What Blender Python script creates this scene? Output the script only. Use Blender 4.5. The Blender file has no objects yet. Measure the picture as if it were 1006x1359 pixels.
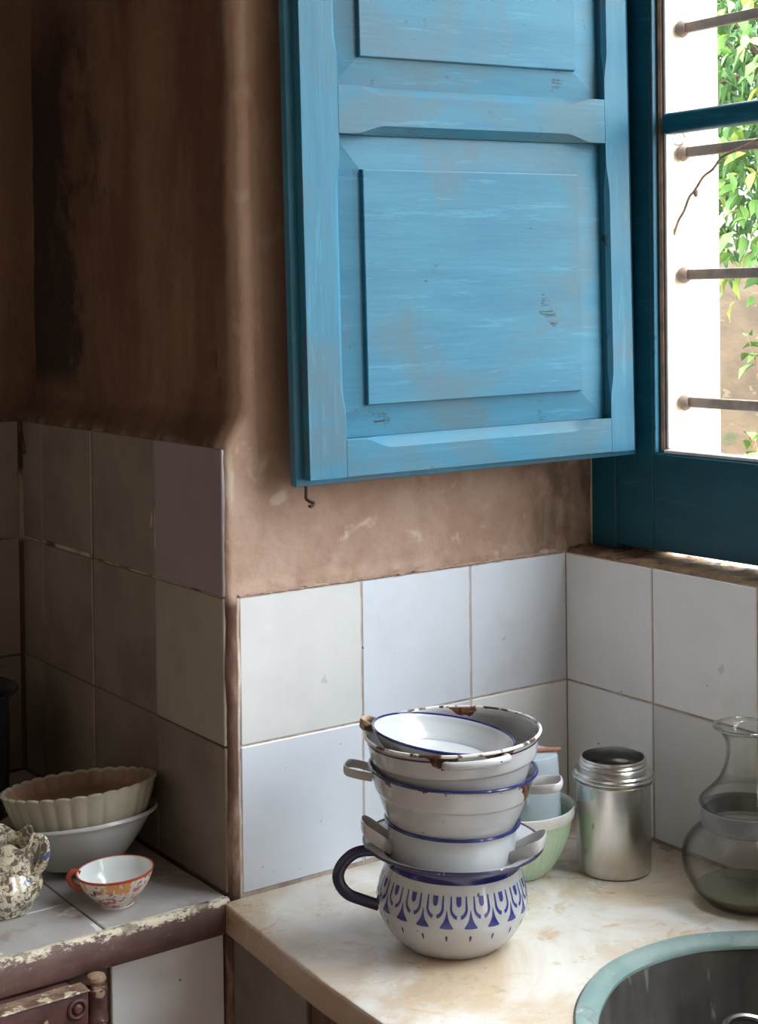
import bpy, bmesh, math, random
from mathutils import Vector, Matrix, noise
random.seed(7)
PI = math.pi
S = bpy.context.scene
COL = S.collection

# ------------------------------------------------------------------ camera
CAM = Vector((-1.5867, -1.7309, 0.7859))
R_ = Vector((0.81421, -0.58046, -0.01136)); U_ = Vector((0.01648, 0.00356, 0.99986)); F_ = Vector((0.58033, 0.81429, -0.01246))
cd = bpy.data.cameras.new('camera'); co = bpy.data.objects.new('camera', cd); COL.objects.link(co)
m = Matrix.Identity(4)
for i in range(3):
    m[i][0] = R_[i]; m[i][1] = U_[i]; m[i][2] = -F_[i]; m[i][3] = CAM[i]
co.matrix_world = m
cd.sensor_fit = 'VERTICAL'; cd.sensor_height = 24.0; cd.sensor_width = 24.0 * 1006 / 1359
cd.lens = 1983.25 / 1359 * 24.0
cd.shift_y = -247.56 / 1359
cd.clip_start = 0.05
S.camera = co

# ------------------------------------------------------------------ sky and exposure
SKY = 21.0      # overcast zenith; the horizon is a third of it
w = bpy.data.worlds.new('sky'); S.world = w; w.use_nodes = True
nt = w.node_tree; nt.nodes.clear()
out = nt.nodes.new('ShaderNodeOutputWorld'); bg = nt.nodes.new('ShaderNodeBackground')
tc = nt.nodes.new('ShaderNodeTexCoord'); sx = nt.nodes.new('ShaderNodeSeparateXYZ'); rp = nt.nodes.new('ShaderNodeValToRGB')
nt.links.new(tc.outputs['Generated'], sx.inputs[0]); nt.links.new(sx.outputs[2], rp.inputs[0])
rp.color_ramp.elements[0].position = 0.0; rp.color_ramp.elements[0].color = (0.30, 0.32, 0.34, 1)
rp.color_ramp.elements[1].position = 1.0; rp.color_ramp.elements[1].color = (0.86, 0.94, 1.0, 1)
nt.links.new(rp.outputs[0], bg.inputs[0]); bg.inputs[1].default_value = SKY
nt.links.new(bg.outputs[0], out.inputs[0])

def portal(loc, sx_, sy_, rot):
    l = bpy.data.lights.new('window_portal', 'AREA'); l.shape = 'RECTANGLE'; l.size = sx_; l.size_y = sy_
    l.cycles.is_portal = True
    o = bpy.data.objects.new('window_portal', l); o.location = loc; o.rotation_euler = rot; COL.objects.link(o)
portal((0.23, -0.945, 1.58), 2.4, 1.65, (0, PI / 2, 0))     # daylight comes in through the window
portal((0.23, -2.75, 0.65), 2.9, 1.3, (0, PI / 2, 0))      # and through an unseen door opening added along the same wall for more light

S.view_settings.view_transform = 'Standard'; S.view_settings.look = 'None'
S.view_settings.gamma = 1; S.view_settings.use_curve_mapping = False
S.view_settings.exposure = 0.0

# ------------------------------------------------------------------ material helpers
class NT:
    def __init__(s, name):
        s.m = bpy.data.materials.new(name); s.m.use_nodes = True
        s.t = s.m.node_tree; s.n = s.t.nodes; s.n.clear()
        s.out = s.n.new('ShaderNodeOutputMaterial'); s.b = s.n.new('ShaderNodeBsdfPrincipled')
        s.t.links.new(s.b.outputs[0], s.out.inputs[0])
        s.tc = s.n.new('ShaderNodeTexCoord'); s._ob = None
    def L(s, a, b): s.t.links.new(a, b)
    def obj(s, rnd=True):
        if s._ob is None:
            if rnd:
                oi = s.n.new('ShaderNodeObjectInfo'); mu = s.n.new('ShaderNodeVectorMath'); mu.operation = 'MULTIPLY_ADD'
                cx = s.n.new('ShaderNodeCombineXYZ')
                for i in range(3): s.L(oi.outputs['Random'], cx.inputs[i])
                s.L(cx.outputs[0], mu.inputs[0]); mu.inputs[1].default_value = (37, 53, 71); s.L(s.tc.outputs['Object'], mu.inputs[2])
                s._ob = mu.outputs[0]
            else: s._ob = s.tc.outputs['Object']
        return s._ob
    def noise(s, scale=5, detail=4, stretch=(1, 1, 1), rough=.6, vec=None, dist=0):
        mp = s.n.new('ShaderNodeMapping'); mp.inputs['Scale'].default_value = stretch
        s.L(vec or s.obj(), mp.inputs[0]); q = s.n.new('ShaderNodeTexNoise')
        q.inputs['Scale'].default_value = scale; q.inputs['Detail'].default_value = detail; q.inputs['Roughness'].default_value = rough
        q.inputs['Distortion'].default_value = dist
        s.L(mp.outputs[0], q.inputs['Vector']); return q.outputs['Fac']
    def ramp(s, v, lo, hi):
        q = s.n.new('ShaderNodeMapRange'); q.interpolation_type = 'SMOOTHSTEP'
        q.inputs[1].default_value = lo; q.inputs[2].default_value = hi
        if hi < lo:
            q.inputs[1].default_value = hi; q.inputs[2].default_value = lo; q.inputs[3].default_value = 1; q.inputs[4].default_value = 0
        s.L(v, q.inputs[0]); return q.outputs[0]
    def math(s, op, a, b=0.0):
        q = s.n.new('ShaderNodeMath'); q.operation = op
        for i, v in enumerate((a, b)):
            if isinstance(v, (int, float)): q.inputs[i].default_value = v
            else: s.L(v, q.inputs[i])
        return q.outputs[0]
    def mix(s, f, a, b):
        q = s.n.new('ShaderNodeMix'); q.data_type = 'RGBA'
        for i, v in ((0, f), (6, a), (7, b)):
            if isinstance(v, (int, float)): q.inputs[i].default_value = v
            elif isinstance(v, tuple): q.inputs[i].default_value = (*v, 1)
            else: s.L(v, q.inputs[i])
        return q.outputs[2]
    def axis(s, i, world=False):
        q = s.n.new('ShaderNodeSeparateXYZ')
        if world:
            g = s.n.new('ShaderNodeNewGeometry'); s.L(g.outputs['Position'], q.inputs[0])
        else: s.L(s.tc.outputs['Object'], q.inputs[0])
        return q.outputs[i]
    def bump(s, h, strength=.3, dist=.002):
        q = s.n.new('ShaderNodeBump'); q.inputs['Strength'].default_value = strength; q.inputs['Distance'].default_value = dist
        s.L(h, q.inputs['Height']); s.L(q.outputs[0], s.b.inputs['Normal'])
    def fin(s, col, rough=.5, metal=0, coat=0, spec=.5):
        if isinstance(col, tuple): s.b.inputs['Base Color'].default_value = (*col, 1)
        else: s.L(col, s.b.inputs['Base Color'])
        if isinstance(rough, (int, float)): s.b.inputs['Roughness'].default_value = rough
        else: s.L(rough, s.b.inputs['Roughness'])
        s.b.inputs['Metallic'].default_value = metal
        s.b.inputs['Coat Weight'].default_value = coat; s.b.inputs['Coat Roughness'].default_value = .08
        s.b.inputs['Specular IOR Level'].default_value = spec
        return s.m

def simple(name, c1, c2=None, scale=20, rough=.5, metal=0, bump=0, stretch=(1, 1, 1), lo=.35, hi=.65, spots=(), coat=0, dist=.002, bscale=None):
    t = NT(name)
    col = c1
    n = t.noise(scale, 5, stretch)
    if c2: col = t.mix(t.ramp(n, lo, hi), c1, c2)
    for (c, sc, th, soft, st) in spots:
        col = t.mix(t.ramp(t.noise(sc, 4, st), th, th + soft), col, c)
    if bump: t.bump(t.noise(bscale or scale * 3, 4, stretch), bump, dist)
    return t.fin(col, rough, metal, coat)

def tile_mat(name, c, c2):
    t = NT(name)
    col = t.mix(t.ramp(t.noise(7, 4), .4, .7), c, c2)
    col = t.mix(t.ramp(t.noise(55, 3), .735, .76), col, (.09, .06, .045))
    col = t.mix(t.ramp(t.noise(26, 3), .70, .73), col, tuple(v * .8 for v in c))
    col = t.mix(t.math('MULTIPLY', t.ramp(t.noise(3, 5, rough=.7), .52, .78), .35), col, (.42, .33, .25))
    t.bump(t.noise(14, 2), .25, .003)
    return t.fin(col, .2, spec=.45)

TW = tile_mat('tile_glaze_warm', (.67, .67, .66), (.62, .62, .62))
TB = tile_mat('tile_glaze_blue', (.67, .71, .78), (.63, .67, .74))
TG = tile_mat('tile_glaze_grey', (.86, .87, .88), (.80, .81, .83))
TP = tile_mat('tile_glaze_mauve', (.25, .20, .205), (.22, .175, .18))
TE = tile_mat('tile_glaze_soiled_shaded', (.30, .265, .22), (.25, .215, .175))
TD = tile_mat('tile_glaze_dingy_shaded', (.20, .165, .13), (.16, .125, .10))  # soiled and dingy glazes: grime, darkened further to hold the alcove's shade

# plaster: pink limewash near the window wall, browner in the alcove, with soot stains
def plaster_mat():
    t = NT('plaster'); v = t.obj(False)
    x, y, z = t.axis(0, True), t.axis(1, True), t.axis(2, True)
    a = t.mix(t.ramp(t.noise(6, 6, rough=.7), .35, .65), (.34, .215, .155), (.45, .315, .245))
    a = t.mix(t.ramp(t.noise(16, 6, dist=.4), .58, .70), a, (.52, .40, .325))
    a = t.mix(t.math('MULTIPLY', t.ramp(t.noise(45, 5), .60, .72), .4), a, (.30, .20, .15))
    hi = t.ramp(z, .50, .66)
    a = t.mix(t.math('MULTIPLY', hi, .55), a, (.33, .21, .14))
    # patchily darker towards the window frame
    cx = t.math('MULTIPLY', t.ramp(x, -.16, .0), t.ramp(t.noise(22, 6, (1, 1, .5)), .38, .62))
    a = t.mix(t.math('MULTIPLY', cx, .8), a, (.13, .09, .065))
    # alcove: browns darkened further to carry part of its shade
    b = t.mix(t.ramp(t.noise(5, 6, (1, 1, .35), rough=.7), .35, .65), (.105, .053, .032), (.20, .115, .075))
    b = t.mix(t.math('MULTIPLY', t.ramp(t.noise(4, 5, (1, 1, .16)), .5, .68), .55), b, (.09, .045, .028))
    b = t.mix(t.math('MULTIPLY', t.ramp(z, .68, .60), .55), b, (.065, .034, .021))  # lower band: shade of the angled lip, put into the colour
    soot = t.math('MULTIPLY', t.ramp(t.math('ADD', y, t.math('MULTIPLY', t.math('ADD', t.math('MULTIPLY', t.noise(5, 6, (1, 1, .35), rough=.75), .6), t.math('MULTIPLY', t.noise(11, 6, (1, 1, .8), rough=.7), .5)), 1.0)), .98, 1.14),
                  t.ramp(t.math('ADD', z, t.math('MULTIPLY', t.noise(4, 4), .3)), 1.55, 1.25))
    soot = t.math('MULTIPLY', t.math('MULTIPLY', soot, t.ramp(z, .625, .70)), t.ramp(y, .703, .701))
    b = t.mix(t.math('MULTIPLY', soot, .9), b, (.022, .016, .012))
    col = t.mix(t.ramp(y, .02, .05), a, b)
    # whitish mortar stripe beside the tile edge
    st = t.math('MULTIPLY', t.math('MULTIPLY', t.ramp(x, -.588, -.594), t.math('MULTIPLY', t.ramp(z, .62, .56), t.ramp(z, .385, .40))), t.ramp(t.noise(20, 5, (1, 1, .3)), .42, .56))
    col = t.mix(t.math('MULTIPLY', st, .7), col, (.55, .45, .36))
    dkm = t.math('MULTIPLY', t.ramp(x, -.5885, -.591), t.ramp(z, .405, .385))
    col = t.mix(t.math('MULTIPLY', dkm, t.ramp(t.noise(14, 5, (1, 1, .3)), .3, .5)), col, (.13, .075, .055))
    gr = t.math('MULTIPLY', t.ramp(z, .404, .398), t.ramp(y, .03, .01))
    gr = t.math('MULTIPLY', gr, t.ramp(x, -.592, -.588))
    col = t.mix(gr, col, t.mix(t.ramp(t.noise(30, 4), .4, .6), (.52, .38, .30), (.66, .57, .50)))
    t.bump(t.math('ADD', t.noise(60, 6), t.math('MULTIPLY', t.noise(14, 4), 1.5)), .5, .004)
    return t.fin(col, .9, spec=.2)
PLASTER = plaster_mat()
WALL2 = simple('room_limewash', (.50, .43, .36), (.56, .48, .41), 3, .9, bump=.3)
GROUT_B = simple('pale_grout', (.48, .40, .34), (.34, .25, .20), 25, .9)
GROUT_D = simple('dark_grout', (.12, .075, .05), (.2, .13, .09), 25, .9)
FLOORM = simple('floor_terracotta', (.17, .10, .07), (.21, .13, .09), 6, .6)
CEILM = simple('ceiling_whitewash', (.34, .28, .23), (.40, .34, .28), 3, .9)
FACADE = simple('facade_limewash', (.80, .68, .52), (.85, .76, .62), 3, .9, bump=.2, spots=[((.45, .33, .2), 25, .68, .05, (1, 1, 1))])

def paint(name, stretch, c1, c2, c3, cdark):
    t = NT(name)
    st = stretch
    col = t.mix(t.ramp(t.noise(5, 6, st, rough=.65), .3, .7), c1, c2)
    col = t.mix(t.math('MULTIPLY', t.ramp(t.noise(5, 5, dist=.8), .46, .64), .85), col, c3)
    col = t.mix(t.math('MULTIPLY', t.ramp(t.noise(9, 6, st, rough=.75), .56, .66), .55), col, tuple(min(1, v * 1.25 + .02) for v in c2))
    k = t.math('MULTIPLY', t.ramp(t.noise(15, 5), .64, .68), t.ramp(t.noise(60, 4, st), .45, .6))
    col = t.mix(k, col, cdark)
    t.bump(t.noise(25, 5, st), .18, .0015)
    return t.fin(col, .42, spec=.35)
BLUE = ((.020, .140, .235), (.033, .182, .28), (.060, .138, .185), (.012, .03, .04))
PX = paint('blue_paint_horizontal', (.7, 1, 7), *BLUE)
PZ = paint('blue_paint_vertical', (7, 1, .7), *BLUE)
PT = paint('blue_paint_shaded', (1, .8, 6), (.003, .075, .12), (.005, .095, .145), (.004, .065, .10), (.03, .05, .05))  # same blue as the shutter, darkened for the window's unlit side
BROWNTRIM = simple('bare_brown_wood', (.07, .045, .035), (.15, .09, .06), 30, .6, bump=.3)
SILLM = simple('rough_sill', (.16, .095, .055), (.36, .22, .12), 18, .85, bump=.7, dist=.006, spots=[((.05, .035, .025), 30, .56, .06, (1, 1, 1))])
PALETRIM = simple('putty_white', (.62, .62, .60), (.5, .5, .49), 20, .5)

def enamel(name, rim_z=None, chips=(), base=(.44, .44, .445), rust=.5, seed=0.0, low=None):
    t = NT(name); z = t.axis(2)
    col = t.mix(t.ramp(t.noise(14, 4), .4, .7), base, tuple(v * .93 for v in base))
    if low: col = t.mix(t.ramp(z, low[0], low[1]), low[2], col)
    col = t.mix(t.ramp(t.noise(70, 2), .755, .77), col, (.12, .07, .045))
    if rim_z is not None:
        near = t.ramp(t.math('ABSOLUTE', t.math('SUBTRACT', z, rim_z)), .022, .0)
        n = t.math('ADD', t.noise(26, 5), t.math('MULTIPLY', near, .22))
        for cpt in chips:
            dd = t.n.new('ShaderNodeVectorMath'); dd.operation = 'DISTANCE'; t.L(t.tc.outputs['Object'], dd.inputs[0]); dd.inputs[1].default_value = cpt
            n = t.math('ADD', n, t.math('MULTIPLY', t.ramp(dd.outputs['Value'], .026, .004), .34))
        th = .90 - .2 * rust
        r = t.ramp(n, th, th + .02)
        col = t.mix(r, col, t.mix(t.ramp(t.noise(90, 3), .4, .6), (.035, .018, .014), (.16, .06, .03)))
        t.bump(t.math('SUBTRACT', 1.0, r), .5, .001)
    return t.fin(col, .16, spec=.5, coat=.3)
E_MUG = enamel('enamel_white')
def _pt(r, z, right, back):
    l = math.hypot(right, back); a = (Vector((.8142, -.5805, 0)) * right + Vector((.5803, .8143, 0)) * back) / l
    return (a.x * r, a.y * r, z)
CHIPS = [_pt(.108, .094, -.16, -1), _pt(.108, .097, .55, -1), _pt(.108, .1, .2, 1)]
E_TOP = enamel('enamel_white_rusty', .105, CHIPS, rust=.75)
E_MID = enamel('enamel_white_chipped', .112, [_pt(.1, .095, 1, -.45)], rust=.42)
E_POT = enamel('enamel_white_plain', .135, (), (.47, .48, .49), rust=.25)
E_LUG = enamel('enamel_white_handles', .09, (), (.47, .46, .455), rust=.55)
E_COBALT = simple('enamel_cobalt_dark', (.016, .015, .055), (.022, .02, .08), 30, .14, coat=.3, spots=[((.03, .012, .015), 22, .62, .03, (1, 1, 1))])
E_COBALT2 = simple('enamel_cobalt_clean', (.014, .016, .095), (.018, .022, .13), 30, .14, coat=.3)
E_DARKRIM = simple('enamel_dark_rim', (.02, .02, .06), (.05, .03, .04), 40, .2, spots=[((.6, .6, .6), 60, .66, .04, (1, 1, 1))])
RUSTRIM = simple('rusty_rim', (.66, .63, .58), (.70, .68, .64), 30, .35, spots=[((.07, .032, .02), 26, .5, .05, (1, 1, 1)), ((.2, .09, .05), 60, .58, .05, (1, 1, 1))])
RUSTHANDLE = simple('rusty_handle', (.30, .17, .09), (.5, .40, .32), 30, .45, spots=[((.07, .035, .02), 60, .58, .05, (1, 1, 1))])
PRINT = simple('cobalt_print', (.028, .035, .17), (.045, .052, .22), 60, .18)
DROP = simple('blue_print_drops', (.03, .035, .13), (.05, .08, .22), 60, .18)

def marble():
    t = NT('worn_marble')
    col = t.mix(t.ramp(t.noise(5, 7, rough=.68, dist=.8), .36, .62), (.58, .45, .31), (.74, .70, .65))
    col = t.mix(t.math('MULTIPLY', t.ramp(t.noise(9, 6, (1, 1.8, 1), dist=1.6), .56, .68), .6), col, (.55, .33, .17))
    col = t.mix(t.math('MULTIPLY', t.ramp(t.noise(7, 6, dist=1.0), .6, .74), .7), col, (.80, .79, .77))
    col = t.mix(t.math('MULTIPLY', t.ramp(t.noise(34, 6), .63, .70), .6), col, (.25, .20, .16))
    col = t.mix(t.ramp(t.noise(120, 3), .74, .77), col, (.06, .05, .04))
    edge = t.ramp(t.axis(2), -.002, -.007)
    col = t.mix(t.math('MULTIPLY', edge, .7), col, (.34, .235, .15))
    ro = t.math('ADD', t.math('MULTIPLY', t.noise(8, 5), .35), .12)
    t.bump(t.noise(12, 5), .12, .003)
    return t.fin(col, ro, spec=.45)
MARBLE = marble()
BASIN = simple('green_stone', (.17, .26, .245), (.245, .32, .30), 14, .55, bump=.3, spots=[((.16, .20, .19), 22, .60, .08, (1, 1, 1)), ((.38, .43, .41), 40, .66, .05, (1, 1, 1))])
BASIN_IN = simple('stained_basin', (.055, .05, .045), (.12, .11, .10), 9, .45, bump=.3, stretch=(1, 1, .4), spots=[((.2, .2, .19), 60, .62, .08, (1, 1, .2)), ((.10, .07, .05), 5, .6, .1, (1, 1, 1))])
ALU = simple('dented_aluminium', (.62, .61, .59), (.70, .69, .67), 12, .27, metal=1, bump=.25, dist=.003, bscale=9, spots=[((.42, .37, .31), 50, .70, .06, (1, 1, 1)), ((.42, .36, .28), 8, .60, .2, (1, 1, .4))])
ALU2 = simple('aluminium_thread', (.72, .71, .70), (.6, .6, .6), 30, .22, metal=1)
STEEL = simple('old_steel', (.5, .48, .46), (.35, .33, .3), 30, .3, metal=1)
MINT = simple('mint_glaze', (.46, .62, .44), (.52, .68, .50), 20, .2, spots=[((.6, .68, .58), 30, .6, .1, (1, 1, 1))])
CREAMW = simple('white_stoneware', (.70, .68, .64), (.64, .62, .58), 12, .22)
GREYENAM = simple('grey_blue_enamel', (.44, .52, .58), (.50, .57, .62), 12, .2, spots=[((.7, .75, .78), 60, .7, .02, (1, 1, 1))])
STICKM = simple('reddish_wood', (.38, .15, .09), (.46, .2, .13), 40, .6)
FLANM = simple('cream_glaze', (.36, .325, .25), (.31, .275, .21), 10, .24, spots=[((.4, .3, .2), 40, .66, .04, (1, 1, 1))])
FLANIN = simple('caramel_glaze', (.20, .115, .07), (.27, .16, .10), 8, .4)
BOWLM = simple('grey_white_glaze', (.47, .46, .44), (.42, .41, .40), 8, .25)
POTM = simple('black_blue_enamel', (.012, .014, .022), (.02, .022, .03), 20, .25)
CUPIN = simple('white_porcelain', (.78, .80, .79), (.74, .77, .76), 12, .12)
CUPRED = simple('red_band', (.40, .06, .035), (.46, .09, .05), 40, .2)
def cup_out():
    t = NT('painted_porcelain')
    col = t.mix(t.ramp(t.noise(30, 4), .4, .6), (.66, .61, .52), (.62, .52, .44))
    col = t.mix(t.ramp(t.noise(70, 4, (1, 1, 1.4)), .52, .56), col, (.42, .16, .14))
    col = t.mix(t.ramp(t.noise(48, 3, (1, 1, .8)), .60, .62), col, (.70, .30, .08))
    col = t.mix(t.ramp(t.noise(58, 3, (1, 1, .7)), .635, .65), col, (.05, .05, .14))
    col = t.mix(t.ramp(t.noise(64, 3, (1.3, 1, .6)), .66, .68), col, (.10, .10, .30))
    return t.fin(col, .15, coat=.3)
CUPOUT = cup_out()
def jug():
    t = NT('mottled_transfer_glaze')
    col = t.mix(t.ramp(t.noise(25, 4), .4, .6), (.60, .53, .38), (.66, .60, .48))
    col = t.mix(t.ramp(t.noise(75, 6, rough=.8, dist=.6), .46, .54), col, (.12, .09, .065))
    col = t.mix(t.ramp(t.noise(30, 4), .60, .66), col, (.30, .24, .16))
    col = t.mix(t.ramp(t.noise(35, 3), .68, .70), col, (.08, .12, .30))
    return t.fin(col, .14, coat=.3)
JUG = jug()
def hearth_top():
    t = NT('worn_hearth_tile')
    col = t.mix(t.ramp(t.noise(8, 5), .4, .65), (.36, .34, .33), (.44, .42, .41))
    col = t.mix(t.ramp(t.noise(7, 5, dist=.6), .60, .63), col, (.74, .72, .68))
    col = t.mix(t.math('MULTIPLY', t.ramp(t.noise(20, 5), .55, .7), .6), col, (.22, .16, .12))
    t.bump(t.noise(25, 4), .3, .002)
    return t.fin(col, .35)
HTILE = hearth_top()
def hearth_wood():
    t = NT('peeling_brown_paint')
    z = t.axis(2, True)
    col = t.mix(t.ramp(t.noise(12, 6, (.4, 1, 1)), .4, .65), (.085, .042, .037), (.17, .095, .08))
    near = t.ramp(z, -.016, .005)
    n = t.math('ADD', t.noise(45, 7, (.5, 1, 1), rough=.8), t.math('MULTIPLY', near, .24))
    col = t.mix(t.ramp(n, .68, .76), col, (.60, .52, .40))
    col = t.mix(t.ramp(t.noise(40, 6, (.7, 1, 1), rough=.8), .62, .68), col, (.36, .30, .25))
    dk = t.math('MULTIPLY', t.ramp(t.noise(30, 3), .57, .63), near)
    col = t.mix(t.math('MULTIPLY', dk, .7), col, (.12, .075, .05))
    t.bump(t.noise(30, 6), .5, .003)
    return t.fin(col, .6)
HWOOD = hearth_wood()
IRON = simple('rusted_painted_iron', (.055, .022, .02), (.12, .05, .04), 25, .5, bump=.5, spots=[((.38, .27, .19), 45, .62, .05, (1, 1, 1))])
IRONEDGE = simple('worn_iron_edge', (.30, .2, .13), (.12, .06, .045), 30, .55, bump=.5, spots=[((.55, .45, .32), 45, .55, .05, (1, 1, 1))])
CABWOOD = simple('dark_cabinet_wood', (.085, .04, .022), (.14, .07, .04), 14, .5, bump=.3, stretch=(1, 5, .6))
HOOKM = simple('black_iron', (.03, .022, .018), (.07, .045, .035), 40, .5, metal=.6)
BARM = simple('weathered_bar_iron', (.20, .13, .10), (.30, .21, .17), 30, .7, bump=.4)
TWIGM = simple('dry_twig', (.16, .09, .05), (.28, .17, .1), 60, .8)
LEAFM = simple('leaf_green', (.08, .20, .03), (.14, .27, .05), 6, .5, spots=[((.24, .27, .06), 3, .60, .05, (1, 1, 1))])
LEAFY = simple('leaf_yellow_green', (.24, .30, .05), (.32, .33, .08), 6, .5)
LEAFD = simple('leaf_deep', (.05, .12, .025), (.08, .17, .035), 3, .6)
BARKM = simple('bark', (.10, .06, .035), (.16, .10, .06), 20, .9)
EARTH = simple('dry_earth', (.068, .042, .021), (.105, .066, .036), 3.0, .95, bump=.6, dist=.03, bscale=8, spots=[((.05, .052, .02), 2.2, .57, .08, (1, 1, 1)), ((.125, .09, .05), 9, .62, .06, (1, 1, 1))])

def glass(name, thin, tint=(1, 1, 1)):
    t = NT(name)
    if thin:
        t.n.remove(t.b)
        tr = t.n.new('ShaderNodeBsdfTransparent'); gl = t.n.new('ShaderNodeBsdfGlossy'); mx = t.n.new('ShaderNodeMixShader')
        gl.inputs['Roughness'].default_value = .02; tr.inputs[0].default_value = (*tint, 1)
        lw = t.n.new('ShaderNodeLayerWeight'); lw.inputs[0].default_value = .5
        t.L(t.math('ADD', t.math('MULTIPLY', t.math('POWER', lw.outputs['Facing'], 5.0), .55), .03), mx.inputs[0]); t.L(tr.outputs[0], mx.inputs[1]); t.L(gl.outputs[0], mx.inputs[2])
        t.L(mx.outputs[0], t.out.inputs[0])
        return t.m
    t.fin(tint, .0); t.b.inputs['Transmission Weight'].default_value = 1; t.b.inputs['IOR'].default_value = 1.45
    return t.m
PANE = glass('window_glass', True, (.96, .97, .96))
CARAFE = glass('carafe_glass', True)
def _edge():
    nt_ = CARAFE.node_tree; tr = [q for q in nt_.nodes if q.type == 'BSDF_TRANSPARENT'][0]
    l2 = nt_.nodes.new('ShaderNodeLayerWeight'); l2.inputs[0].default_value = .5
    cr = nt_.nodes.new('ShaderNodeValToRGB'); nt_.links.new(l2.outputs['Facing'], cr.inputs[0]); nt_.links.new(cr.outputs[0], tr.inputs[0])
    cr.color_ramp.elements[0].position = .5; cr.color_ramp.elements[0].color = (.985, .99, .98, 1)
    cr.color_ramp.elements[1].position = .95; cr.color_ramp.elements[1].color = (.46, .49, .46, 1)
_edge()
LIQUID = simple('murky_water', (.16, .16, .085), (.20, .19, .11), 18, .08)
for q_ in LIQUID.node_tree.nodes:
    if q_.type == 'BSDF_PRINCIPLED': q_.inputs['Alpha'].default_value = .72

# ------------------------------------------------------------------ geometry helpers
def wloc(o):
    v = Vector((0, 0, 0))
    while o: v += Vector(o.location); o = o.parent
    return v
def obj(name, bm, mat, parent=None, smooth=True, angle=35, local=False, kind=None, label=None):
    """link bm as one mesh object; bm is in world coordinates unless local"""
    if parent and not local: bmesh.ops.translate(bm, verts=bm.verts, vec=-wloc(parent))
    bmesh.ops.recalc_face_normals(bm, faces=bm.faces)
    me = bpy.data.meshes.new(name); bm.to_mesh(me); bm.free()
    for mm in (mat if isinstance(mat, (list, tuple)) else [mat]): me.materials.append(mm)
    if smooth:
        me.shade_smooth(); me.set_sharp_from_angle(angle=math.radians(angle))
    o = bpy.data.objects.new(name, me); COL.objects.link(o)
    if parent: o.parent = parent
    if kind: o['kind'] = kind
    if label: o['label'] = label
    return o
def thing(name, label, cat, loc=(0, 0, 0), rot=(0, 0, 0), group=None, kind=None):
    o = bpy.data.objects.new(name, None); COL.objects.link(o); o.location = loc; o.rotation_euler = rot
    o.empty_display_size = .05
    if label: o['label'] = label
    if cat: o['category'] = cat
    if group: o['group'] = group
    if kind: o['kind'] = kind
    return o
def tag(o, label, cat, group=None):
    o['label'] = label; o['category'] = cat
    if group: o['group'] = group
    return o
def box(x0, x1, y0, y1, z0, z1, bev=0.0, seg=1, bm=None):
    b = bmesh.new()
    bmesh.ops.create_cube(b, size=1)
    for v in b.verts:
        v.co = Vector((x0 + (v.co.x + .5) * (x1 - x0), y0 + (v.co.y + .5) * (y1 - y0), z0 + (v.co.z + .5) * (z1 - z0)))
    if bev: bmesh.ops.bevel(b, geom=list(b.edges), offset=bev, segments=seg, affect='EDGES', profile=.5)
    if bm is None: return b
    add(bm, b); return bm
def add(bm, b, mat=0):
    vs = [bm.verts.new(v.co) for v in b.verts]; b.verts.index_update()
    for f in b.faces:
        try:
            q = bm.faces.new([vs[v.index] for v in f.verts]); q.material_index = mat
        except ValueError: pass
    b.free()
def lathe(prof, n=64, c=(0, 0, 0), fr=None, closed=False, bm=None):
    """revolve (r,z) points about the vertical axis; fr(theta,r,z)->(r,z) varies the radius"""
    bm = bm or bmesh.new(); c = Vector(c); rings = []
    for (r, z) in prof:
        if r < 1e-6: rings.append([bm.verts.new(c + Vector((0, 0, z)))]); continue
        ring = []
        for i in range(n):
            t = 2 * PI * i / n; rr, zz = fr(t, r, z) if fr else (r, z)
            ring.append(bm.verts.new(c + Vector((rr * math.cos(t), rr * math.sin(t), zz))))
        rings.append(ring)
    seq = list(zip(rings[:-1], rings[1:]))
    if closed: seq.append((rings[-1], rings[0]))
    for a, b in seq:
        for i in range(n):
            j = (i + 1) % n
            if len(a) == 1 and len(b) == 1: continue
            if len(a) == 1: bm.faces.new((a[0], b[j], b[i]))
            elif len(b) == 1: bm.faces.new((a[i], a[j], b[0]))
            else: bm.faces.new((a[i], a[j], b[j], b[i]))
    return bm
def smoothp(pts, k=4):
    """Catmull-Rom refine of a point list (any dimension)"""
    P = [Vector(p) for p in pts]; o = []
    for i in range(len(P) - 1):
        a, b, c, d = P[max(i - 1, 0)], P[i], P[i + 1], P[min(i + 2, len(P) - 1)]
        for s in range(k):
            t = s / k
            o.append(.5 * ((2 * b) + (c - a) * t + (2 * a - 5 * b + 4 * c - d) * t * t + (3 * b - a - 3 * c + d) * t ** 3))
    o.append(P[-1]); return o
def shell(outer, th, k=4):
    """cup profile: outer (r,z) from the axis at the base up to the rim, then back down inside"""
    o = [tuple(p) for p in smoothp([(r, z) for r, z in outer], k)]
    o = [(max(r, 0), z) for r, z in o]
    inn = []
    for i in range(len(o)):
        a = Vector(o[max(i - 1, 0)]); b = Vector(o[min(i + 1, len(o) - 1)]); d = (b - a).normalized()
        inn.append((max(o[i][0] - d.y * th, 0), o[i][1] + d.x * th))
    inn[0] = (0, o[0][1] + th)
    return o + inn[::-1]
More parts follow.
